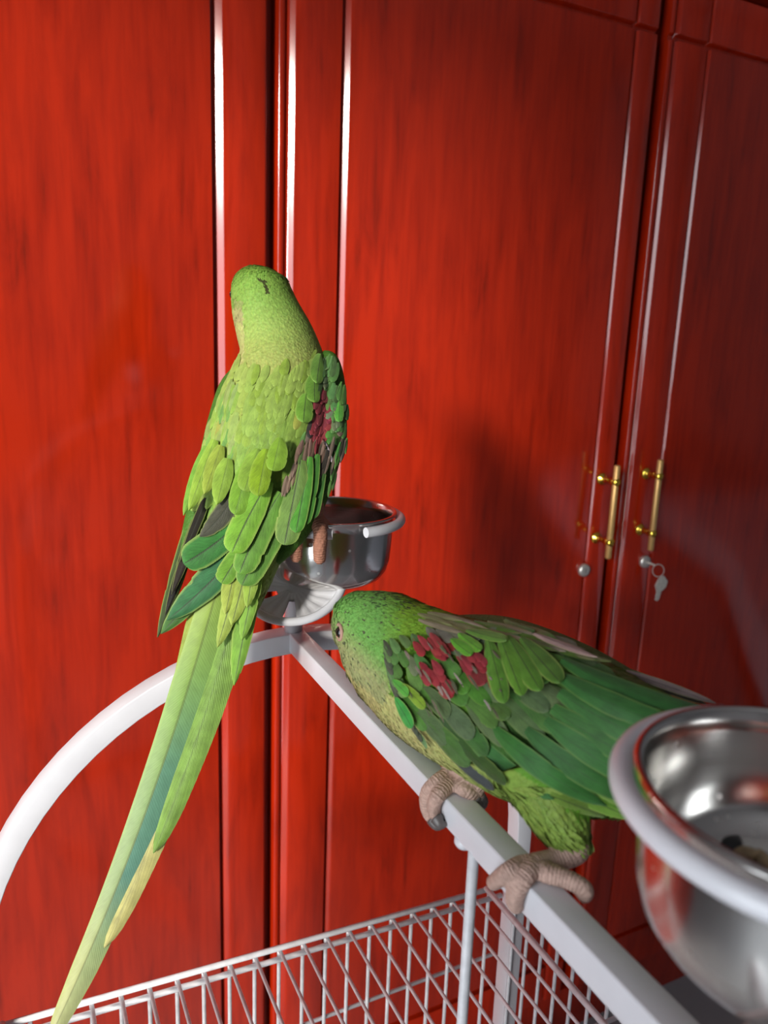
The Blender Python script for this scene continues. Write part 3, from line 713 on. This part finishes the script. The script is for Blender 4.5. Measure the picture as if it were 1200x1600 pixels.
def flow_from(sp):
    A = np.array([p[:] for p in sp])
    def fl(p):
        i = int(((A - np.array(p[:])) ** 2).sum(1).argmin()); i = min(max(i, 1), len(sp) - 2); return (sp[i + 1] - sp[i - 1]).normalized()
    return fl
leg_pts1 = np.array([a[:3] for A in limbs1 for a in A])
def skip1(px, py, fac, p):
    if np.sqrt(((leg_pts1 - np.array(p[:])) ** 2).sum(1)).min() < 0.008: return True
    return False
def size1(px, py, fac):
    if py < 480: return 0.0034, 0.0016
    if py < 545: return 0.0050, 0.0022
    if py < 600: return 0.0085, 0.0038
    return 0.011, 0.005
B1.plumage(me1, col1, flow_from(sp1), 24000, size1, skip1, lambda x, y: 3.0 if y < 570 else 0.8)

def OL(c): return (c[0] * 1.10, c[1] * .90, c[2] * 1.05)
def G(*c, v=10):
    d = random.uniform(-v, v); return lin(tuple(max(4, min(250, x + d + random.uniform(-4, 4))) for x in c))
f1 = B1.feather
# flight feathers of the left wing: dark, spread towards the lower left
dk = (44, 76, 30)
f1('feather', 318, 760, 246, 996, 26, .0005, lin((60, 84, 34)), LWO, (.500, .478), 'point')
f1('feather', 322, 770, 258, 962, 20, .0012, lin((30, 28, 20)), LWO, (.497, .478), 'point')
f1('feather', 326, 770, 268, 930, 18, .0018, lin((44, 36, 26)), LWO, (.496, .479), 'point')
f1('feather', 330, 760, 281, 880, 16, .0022, lin((36, 34, 22)), LWO, (.496, .482), 'point')
f1('feather', 375, 850, 252, 990, 40, .0000, lin((64, 116, 44)), LWO, (.484, .476), 'point')
f1('feather', 392, 838, 262, 968, 50, .0020, lin((46, 112, 58)), LWO, (.483, .475), 'point', bend=-.03)
f1('feather', 384, 806, 288, 880, 50, .0045, lin((52, 124, 46)), LWO, (.483, .475), 'blunt', bend=-.04)
f1('feather', 368, 768, 312, 838, 34, .0062, lin((76, 82, 62)), LWO, (.484, .477), 'point', bend=-.06)
# long tertials and secondaries over the rump
f1('feather', 384, 850, 346, 911, 32, .0010, G(104, 164, 44), RWO, (.478, .474), 'blunt')
f1('feather', 450, 800, 378, 914, 44, .0018, G(92, 150, 54), RWO, (.482, .475), 'blunt', bend=.03)
f1('feather', 438, 770, 374, 896, 42, .0040, G(100, 160, 48), RWO, (.480, .473), 'blunt', bend=.03)
f1('feather', 420, 752, 362, 864, 44, .0065, G(112, 172, 46), RWO, (.478, .471), 'blunt', bend=.02)
f1('feather', 470, 720, 444, 852, 42, .0040, lin((104, 146, 60)), RWO, (.484, .478), 'blunt')
f1('feather', 484, 716, 462, 834, 30, .0050, G(84, 158, 50), RWO, (.488, .480), 'blunt')
f1('feather', 496, 712, 476, 822, 24, .0046, G(74, 142, 48), RWO, (.492, .484), 'blunt')
f1('feather', 508, 700, 490, 812, 18, .0036, G(60, 120, 42), RWO, (.498, .488), 'blunt')
# scapulars and mantle rows, from the lower ones up towards the neck
rowsB = []
for py in range(752, 570, -10):
    u = (752 - py) / 182
    cx = 404 + 30 * u; hw = 84 - 26 * u
    nx = int(hw * 2 / (20 - 7 * u)) + 1
    for k in range(nx):
        q = -1 + 2 * (k + 0.5 * ((py // 11) % 2)) / max(1, nx - 1)
        if q > 1.02: continue
        x = cx + q * hw + random.uniform(-6, 6); y = py + random.uniform(-9, 9) - 14 * abs(q)
        if x > 505 - (y - 560) * .16 and y > 590: continue
        L = 62 - 30 * u + random.uniform(-10, 12); dx = (-0.26 + 0.03 * q + random.uniform(-.06, .06)) * L
        c = mixc(lin((112, 164, 52)), lin((146, 182, 76)), u) if random.random() < .75 else lin((130, 168, 54))
        if q < -.6: c = mixc(c, lin((160, 190, 86)), .55)
        if random.random() < .02: c = lin((158, 174, 70))
        kk = random.uniform(.93, 1.06); c = tuple(v * kk for v in c)
        rowsB.append((x, y, x + dx, y + L, (26 - 12 * u) * random.uniform(.85, 1.15), .0012 + .0008 * u, c))
for i, (x0, y0, x1, y1, w_, l_, c) in enumerate(rowsB):
    f1('feather', x0, y0, x1, y1, w_, l_, c, LWO if x0 < 400 else RWO, None, random.choice(['round', 'round', 'point']), tipup=.0005 + .0004 * (y0 > 690), rows=6, camber=.12, edge=.10)
# edge of the left wing: yellow-green coverts in a loose fringe
for i in range(44):
    q = random.random(); y = 588 + 205 * q; x = key([(588, (352, 380)), (655, (332, 372)), (720, (316, 366)), (800, (298, 345))], y); x = random.uniform(*x); L = random.uniform(34, 56)
    f1('feather', x, y, x - L * .27, y + L, random.uniform(12, 18), .0014 + .0010 * (1 - q), G(*random.choice([(134, 180, 66), (150, 186, 84), (112, 168, 62), (140, 170, 84), (104, 160, 70)]), v=7), LWO, None, 'point', rows=6, tipup=.0008, edge=.2)
# distinct yellow-green scapulars
f1('feather', 416, 706, 402, 779, 34, .0075, lin((128, 172, 30)), RWO, (.477, .471), 'round', edge=.45)
f1('feather', 392, 712, 366, 806, 38, .0060, lin((116, 172, 44)), LWO, (.479, .472), 'round', edge=.45)
f1('feather', 402, 706, 380, 772, 36, .0078, lin((130, 176, 56)), LWO, (.478, .471), 'round', edge=.45)
f1('feather', 436, 690, 424, 742, 32, .0080, lin((124, 174, 44)), RWO, (.479, .473), 'round', edge=.45)
f1('feather', 334, 690, 294, 800, 26, .0062, lin((142, 188, 60)), LWO, (.492, .482), 'point', edge=.45)
f1('feather', 344, 700, 318, 776, 26, .0070, lin((150, 182, 62)), LWO, (.488, .480), 'point', edge=.45)
f1('feather', 322, 700, 286, 808, 18, .0050, lin((120, 180, 60)), LWO, (.497, .486), 'point', edge=.45)
f1('feather', 356, 720, 338, 792, 30, .0062, lin((140, 186, 62)), LWO, (.484, .477), 'point', edge=.45)
# right shoulder: green lesser coverts, red patch, brown and white ruffled coverts
SH = []
for i in range(190):
    y = random.uniform(560, 752); e = key([(555, (506, 516)), (575, (494, 530)), (640, (492, 538)), (690, (462, 532)), (752, (436, 512))], y)
    x = random.uniform(e[0], e[1]); q = (x - e[0]) / (e[1] - e[0])
    c = (86, 140, 62)
    if 600 < y < 650 and q < .62: c = (134, 54, 60)
    elif 650 <= y < 692 and q < .6 and x > 484: c = (150, 62, 62)
    elif y > 684 and q < .66: c = random.choice([(128, 108, 84), (118, 100, 76), (96, 128, 60), (140, 124, 98), (86, 80, 58)])
    elif y > 650: c = random.choice([(74, 118, 50), (120, 110, 88), (86, 150, 62), (60, 58, 46), (98, 150, 70)])
    else: c = random.choice([(86, 140, 62), (96, 150, 78), (112, 136, 92), (74, 112, 56)])
    SH.append((y, x, q, c))
SH.sort(reverse=True)
for y, x, q, c in SH:
    L = random.uniform(22, 34); f1('feather', x, y, x - L * .26 + random.uniform(-3, 3), y + L, random.uniform(9, 14) * (.6 if y > 684 else 1), .0034 + .0016 * (752 - y) / 190 + (.0040 if y > 684 else 0), G(*c, v=8), RWO, None, 'round' if y < 684 else 'point', rows=5, tipup=.0012, edge=.15)
for (x, y, x1, y1, w_, c) in ((527, 628, 524, 664, 16, (92, 178, 62)), (478, 712, 474, 742, 14, (70, 150, 100)), (512, 560, 500, 592, 18, (104, 158, 84)), (494, 560, 486, 604, 26, (112, 170, 60)), (486, 590, 484, 634, 28, (110, 168, 56)), (474, 620, 468, 664, 30, (112, 170, 54)), (500, 690, 508, 726, 7, (226, 222, 214)), (505, 694, 514, 722, 6, (232, 230, 224)), (486, 716, 478, 752, 13, (150, 128, 104))):
    f1('feather', x, y, x1, y1, w_, .0052, lin(c), RWO, None, 'round', tipup=.002)
# tail
f1('tail_feather', 336, 890, 246, 1240, 44, -.001, lin((112, 150, 60)), B1.root, (.489, .466), 'tail', None, rows=30, edge=.3)
f1('tail_feather', 384, 890, 240, 1332, 52, .0000, lin((116, 162, 62)), B1.root, (.488, .462), 'tail', None, rows=30, bend=-.02, edge=.35)
f1('tail_feather', 312, 930, 262, 1130, 26, .0000, lin((150, 176, 70)), B1.root, (.485, .472), 'tail', None, rows=20, edge=.3)
f1('tail_feather', 346, 1000, 163, 1480, 50, -.0004, lin((178, 184, 104)), B1.root, (.484, .453), 'tail', None, rows=30, bend=-.020, edge=.3)
f1('tail_feather', 350, 880, 76, 1625, 66, .0020, (.84, .88, .86), B1.root, (.486, .446), 'tail', M_TAIL, rows=44, bend=-.024, edge=.55)
for (x0, y0, x1, y1, w_, c, li) in ((402, 880, 366, 1070, 34, (112, 168, 48), .0012), (380, 870, 340, 1010, 30, (150, 182, 70), .0040), (404, 878, 378, 1000, 28, (122, 176, 56), .0030), (390, 870, 362, 976, 34, (152, 184, 68), .0046), (372, 868, 352, 960, 26, (158, 186, 72), .0050), (398, 872, 386, 950, 24, (140, 180, 62), .0048)):
    f1('feather', x0, y0, x1, y1, w_, li, lin(c), B1.root, (.484, .478), 'point')

# ------------------------------------------------------------------ bird on the perch bar
base2 = Vector((0.195, 0.262, AZ))
B2 = Bird('parakeet', base2, 'green parakeet crouching on the white perch bar with lowered head and red shoulder patch')
R2 = [(522, 963, .452, 5, .004), (526, 963, .452, 22, .012), (538, 966, .451, 39, .019), (556, 972, .449, 51, .0235), (578, 984, .445, 66, .026), (602, 1002, .438, 78, .029), (632, 1027, .428, 90, .032),
      (685, 1062, .410, 105, .036), (765, 1097, .386, 120, .038), (840, 1127, .365, 127, .037), (920, 1150, .347, 119, .034), (1000, 1170, .333, 99, .028), (1080, 1182, .322, 72, .020), (1150, 1190, .313, 44, .012), (1200, 1196, .307, 12, .005)]
b2m, sp2 = px_loft(R2)
parts2 = [b2m]; limbs2 = []
TOPZ = AZ + 0.0034
def onp(x, y, dz=0.0): return on_z(x, y, TOPZ + dz)
XLf = 0.1766 - 0.0032
# near leg: feathered thigh, bare shank, toes
th, A = limb([at(850, 1190, .338), at(872, 1262, .331), at(888, 1300, .327), at(899, 1318, .3245)], [.024, .0155, .0105, .0074]); parts2.append(th)
foot2 = onp(836, 1352)
sh, A = limb([at(893, 1308, .326), at(899, 1326, .3235), at(880, 1340, .322), at(858, 1346, .3205), foot2], [.0060, .0062, .0050, .0047, .0050]); parts2.append(sh); limbs2.append(A)
toes2 = [([foot2, onp(814, 1352), onp(792, 1364, -.0005), on_x(770, 1380, XLf)], [.0046, .0040, .0039, .0033]),
         ([foot2, onp(821, 1368), on_x(808, 1390, XLf), on_x(804, 1408, XLf), on_x(809, 1420, XLf + .002)], [.0047, .0043, .0041, .0038, .0030]),
         ([foot2, onp(852, 1364), onp(880, 1372), onp(903, 1382, -.0005), onp(915, 1392, -.002), onp(910, 1404, -.006)], [.0046, .0040, .0039, .0037, .0035, .0029]),
         ([foot2, onp(846, 1360), onp(866, 1364), onp(884, 1370, -.002)], [.0044, .0038, .0036, .0030])]
for p, r in toes2:
    lb, A = limb(p, r); parts2.append(lb); limbs2.append(A)
# far leg
foot1 = onp(716, 1218)
th, A = limb([at(735, 1150, .385), at(722, 1190, .379), foot1 + Vector((0, 0, .006))], [.020, .012, .0075]); parts2.append(th)
toes1 = [([foot1, onp(704, 1211), onp(684, 1222, .0005), on_x(668, 1240, XLf), on_x(668, 1264, XLf), on_x(676, 1282, XLf + .001)], [0.0047, 0.0044, 0.0041, 0.0039, 0.0036, 0.0029]),
         ([foot1 + Vector((0, -.004, 0)), onp(708, 1222), on_x(684, 1244, XLf), on_x(678, 1262, XLf), on_x(682, 1280, XLf + .001)], [0.0042, 0.0041, 0.0037, 0.0034, 0.0027]),
         ([foot1, onp(728, 1222), onp(742, 1234, -.001), onp(750, 1246, -.005)], [0.0045, 0.0039, 0.0036, 0.0029]),
         ([foot1, onp(722, 1232), onp(732, 1238, -.001), onp(742, 1247, -.004)], [0.0041, 0.0036, 0.0033, 0.0027])]
limbs2.append(np.array([(*foot1[:], .007)]))
for p, r in toes1:
    lb, A = limb(p, r); parts2.append(lb); limbs2.append(A)
me2 = fuse(parts2, 0.0010)
def col2(px, py, fac):
    base = lin((96, 146, 44))
    if not fac: return lin((140, 160, 84))
    # head green, cheek and throat grey olive, breast pale yellow green, back olive
    s = (px - 520) * .8 + (py - 960) * .6          # along the body
    low = (py - 960) - (px - 520) * 1.05            # towards the throat and breast
    if px < 690 and s < 130:
        c = lin((116, 176, 84))
        c = mixc(c, lin((158, 166, 108)), max(0, min(1, (low + 12) / 45)))
        if px > 590: c = mixc(c, lin((130, 182, 58)), max(0, min(1, (px - 590) / 30)))
        if py < 948 and 575 < px < 660 and random.random() < .25: c = lin((70, 94, 60))
        elif random.random() < .04: c = lin((90, 100, 70))
        if low > 60: c = lin((182, 178, 112))
        return c
    lower = 1120 + (px - 620) * .62
    if py > lower - 30: 
        return mixc(lin((186, 188, 116)), lin((128, 158, 66)), max(0, min(1, (px - 640) / 130)))
    top = 958 + (px - 690) * .22
    if py < top + 40: return lin((118, 128, 76)) if random.random() < .6 else lin((96, 130, 50))
    return base
colour_body(me2, col2, limbs2, lin((190, 158, 144)))
body2 = link('body', me2, M_BODY, B2.root)
# folded near wing: a shallow shell lying on the flank
WG = [(606, 1030, .418, 8, .004), (622, 1036, .412, 40, .010), (660, 1056, .400, 72, .015), (720, 1086, .380, 88, .018), (800, 1120, .355, 96, .020), (880, 1146, .335, 92, .018), (960, 1166, .320, 76, .014), (1040, 1178, .308, 54, .009), (1110, 1180, .302, 26, .004)]
wg, _ = px_loft(WG, 32)
wgm = mesh_of(wg.v, wg.f); B2.surface([me2, wgm]); set_col(wgm, [lin((58, 96, 36))] * len(wgm.vertices))
WGO = link('wing', wgm, M_BODY, B2.root)
fwm_b, _ = px_loft([(700, 968, .452, 6, .004), (740, 985, .437, 26, .008), (800, 1000, .415, 34, .010), (880, 1030, .390, 36, .009), (960, 1064, .366, 30, .006), (1060, 1106, .345, 10, .003)], 20)
fwm = mesh_of(fwm_b.v, fwm_b.f); set_col(fwm, [lin((92, 104, 62))] * len(fwm.vertices)); FWO = link('wing', fwm, M_BODY, B2.root)
B2.surface([me2, wgm, fwm])
h2 = B2.hit(530, 988); eye(B2, h2[0] - h2[1] * .0018, h2[1] + Vector((-.5, .25, 0)), 0.0038)
beak(B2, at(566, 996, .474), (-0.10, 0.85, -0.55), (-0.1, 0.3, 1), 0.019)
leg_pts2 = np.array([a[:3] for A in limbs2 for a in A])
WPOLY = [(600, 1010), (640, 985), (760, 990), (900, 1040), (1060, 1095), (1110, 1120), (1060, 1240), (930, 1245), (780, 1225), (690, 1160), (640, 1120), (606, 1060)]
def skip2(px, py, fac, p):
    if np.sqrt(((leg_pts2 - np.array(p[:])) ** 2).sum(1)).min() < 0.0075: return True
    return fac and in_poly(px, py, WPOLY)
def size2(px, py, fac):
    if px < 600 and py < 1040: return 0.0036, 0.0016
    return 0.0085, 0.0022
fl2 = flow_from(sp2); ank = at(903, 1322, .3235)
def flow2(p):
    px, py, _ = to_px(p)
    if py > 1238 and px > 790: return (ank - p).normalized() * .8 + fl2(p) * .2
    return fl2(p)
B2.plumage(me2, col2, flow2, 24000, size2, skip2, lambda x, y: 3.0 if x < 640 else 1.0)
f2 = B2.feather
# flight feathers, lowest first
FL = [(660, 1120, 776, 1230, 20, (66, 76, 66), 'blunt'), (690, 1120, 800, 1222, 26, (54, 92, 40), 'blunt'),
      (730, 1140, 872, 1246, 34, (52, 118, 44), 'point'), (780, 1140, 940, 1248, 36, (54, 118, 44), 'point'),
      (830, 1140, 1000, 1246, 38, (54, 114, 46), 'point'), (860, 1128, 1050, 1236, 40, (54, 114, 46), 'point'),
      (870, 1110, 1080, 1212, 42, (54, 114, 46), 'point'), (880, 1090, 1100, 1186, 42, (54, 114, 46), 'point'),
      (880, 1070, 1110, 1160, 42, (54, 114, 46), 'point'), (880, 1050, 1116, 1134, 40, (54, 114, 46), 'point')]
for i, (x0, y0, x1, y1, w_, c, kd) in enumerate(FL):
    f2('feather', x0, y0, x1, y1, w_, .0012 + .0007 * i, G(*c, v=5), WGO, None, kd, bend=.05, rows=12, edge=.4)
f2('feather', 960, 1040, 1108, 1102, 16, .004, lin((60, 56, 46)), FWO, (.372, .345), 'point')
f2('feather', 980, 1050, 1122, 1100, 14, .004, lin((150, 140, 128)), FWO, (.362, .340), 'point')
# greater, median and lesser coverts in rows over the wing
rows2 = []
for rI, (n, L, wd, xa, ya, xb, yb, li, cs) in enumerate((
        (8, 92, 36, 672, 1122, 905, 1048, .0068, [(62, 110, 40), (70, 118, 44), (80, 112, 58)]),
        (8, 74, 32, 655, 1105, 880, 1030, .0076, [(74, 116, 50), (84, 112, 66), (70, 124, 44)]),
        (9, 60, 28, 640, 1088, 860, 1012, .0084, [(80, 140, 48), (92, 120, 72), (72, 130, 40)]),
        (9, 50, 26, 628, 1070, 840, 1000, .0092, [(84, 148, 52), (88, 150, 50), (110, 120, 90)]),
        (9, 42, 22, 620, 1052, 815, 988, .0098, [(86, 152, 56), (96, 150, 66), (84, 140, 58)]),
        (9, 36, 20, 615, 1036, 790, 984, .0104, [(92, 150, 70), (82, 140, 60), (104, 132, 84)]),
        (8, 30, 17, 612, 1020, 750, 982, .0108, [(92, 146, 74), (112, 132, 92), (84, 136, 60)]),
        (7, 26, 15, 618, 1006, 720, 980, .0112, [(96, 146, 80), (110, 120, 96), (78, 120, 60)]))):
    for k in range(n):
        q = k / (n - 1); x = xa + (xb - xa) * q + random.uniform(-5, 5); y = ya + (yb - ya) * q + random.uniform(-5, 5)
        ang = math.radians(62 - 34 * q + random.uniform(-6, 6))
        if rI < 3: ang = math.radians(50 - 24 * q + random.uniform(-4, 4))
        c = random.choice(cs)
        L2 = L * random.uniform(.88, 1.12) * (1 + .25 * q)
        rows2.append((x, y, x + L2 * math.cos(ang), y + L2 * math.sin(ang), wd * random.uniform(.85, 1.1) * (1 + .15 * q), li, c))
RED = [[(650, 1022), (700, 1004), (712, 1020), (690, 1040), (655, 1046)], [(666, 1052), (705, 1048), (722, 1086), (700, 1092), (672, 1072)], [(705, 1024), (770, 1030), (782, 1084), (756, 1070), (730, 1050)]]
for x0, y0, x1, y1, w_, li, c in rows2:
    mx_, my_ = x0 * .3 + x1 * .7, y0 * .3 + y1 * .7
    if any(in_poly(mx_, my_, p) for p in RED): c = random.choice([(150, 50, 50), (140, 56, 58)])
    f2('feather', x0, y0, x1, y1, w_, li * .40, G(*c, v=7), WGO, None, 'round', rows=7, tipup=.0010, edge=.3)
for P in RED:                                   # red patch
    xs_ = [p[0] for p in P]; ys_ = [p[1] for p in P]; n = 0
    while n < 9:
        x = random.uniform(min(xs_), max(xs_)); y = random.uniform(min(ys_), max(ys_))
        if not in_poly(x, y, P): continue
        n += 1; f2('feather', x - 8, y - 10, x + 10, y + 13, random.uniform(11, 15), .0068, G(148, 48, 50, v=10), WGO, None, 'round', rows=5, tipup=.0008, edge=.1)
for i in range(26):                             # ruffled grey-brown and white shafts among the coverts
    x = random.uniform(640, 790); y = 1010 + (x - 640) * .1 + random.uniform(0, 95); L = random.uniform(18, 34)
    f2('feather', x, y, x + L * .6, y + L * .8, random.uniform(2.5, 5.5), .0072, G(*random.choice([(140, 132, 112), (120, 116, 92), (176, 168, 152), (96, 104, 74)]), v=8), WGO, None, 'point', rows=5, tipup=.0024)
for (x0, y0, x1, y1, w_, c) in ((714, 1012, 748, 1040, 20, (88, 168, 40)), (726, 1004, 762, 1034, 20, (96, 174, 44)), (736, 1000, 800, 1020, 20, (90, 140, 50)), (632, 1090, 660, 1132, 22, (60, 160, 62)), (628, 1066, 656, 1090, 16, (84, 176, 60)), (644, 1072, 682, 1108, 18, (124, 170, 44)), (770, 1010, 796, 1108, 30, (90, 150, 44)), (786, 1006, 822, 1100, 30, (96, 156, 44)), (800, 1010, 850, 1096, 32, (88, 146, 42)), (820, 1014, 880, 1086, 34, (80, 132, 42))):
    f2('feather', x0, y0, x1, y1, w_, .0070, lin(c), WGO, None, 'round', tipup=.002)
# dark leading edge of the folded wing
for i in range(16):
    q = i / 15; x = 606 + 50 * q * q; y = 1006 + 130 * q; f2('feather', x, y, x + 14 + 6 * q, y + 26, 10, .004, G(*random.choice([(84, 92, 70), (96, 140, 76), (70, 84, 60)]), v=6), WGO, None, 'round', rows=5, edge=.15)
# olive scapular fringe along the back
for i in range(34):
    q = i / 33; x = 655 + 235 * q + random.uniform(-6, 6); y = 972 + 52 * q * (0.6 + .4 * q) + random.uniform(-8, 10); L = random.uniform(50, 80)
    f2('feather', x, y, x + L * .95, y + L * random.uniform(.24, .38), random.uniform(11, 16), .0050, G(*random.choice([(126, 128, 84), (108, 124, 66), (146, 142, 110), (96, 134, 50)]), v=8), FWO, None, 'point', rows=7, tipup=.001, edge=.2)
f2('feather', 838, 1010, 932, 1050, 16, .0075, lin((170, 150, 132)), FWO, None, 'point')
# tail, running out behind the near cup
for i, (y1, w_) in enumerate(((1205, 40), (1190, 44), (1178, 44))):
    f2('tail_feather', 1040, 1168 + 4 * i, 1560, y1 + 120, w_, .001 * i, (.84, .88, .86), B2.root, (.322, .268), 'tail', M_TAIL, rows=20)
for (x0, y0, x1, y1, w_) in ((930, 1230, 1030, 1268, 30), (900, 1240, 990, 1276, 28), (960, 1220, 1070, 1256, 32), (860, 1240, 940, 1270, 26)):
    f2('feather', x0, y0, x1, y1, w_, .0015, G(110, 158, 56), B2.root, None, 'point', rows=6)
for pts in ([on_x(676, 1280, XLf), on_x(684, 1290, XLf + .001), on_x(697, 1290, XLf + .004)], [on_x(682, 1278, XLf), on_x(690, 1288, XLf + .001), on_x(700, 1286, XLf + .004)], [onp(748, 1244, -.004), onp(755, 1254, -.008), onp(754, 1266, -.014)], [onp(741, 1246, -.004), onp(750, 1256, -.008), onp(750, 1266, -.014)]):
    claw(B2, pts, .0034)
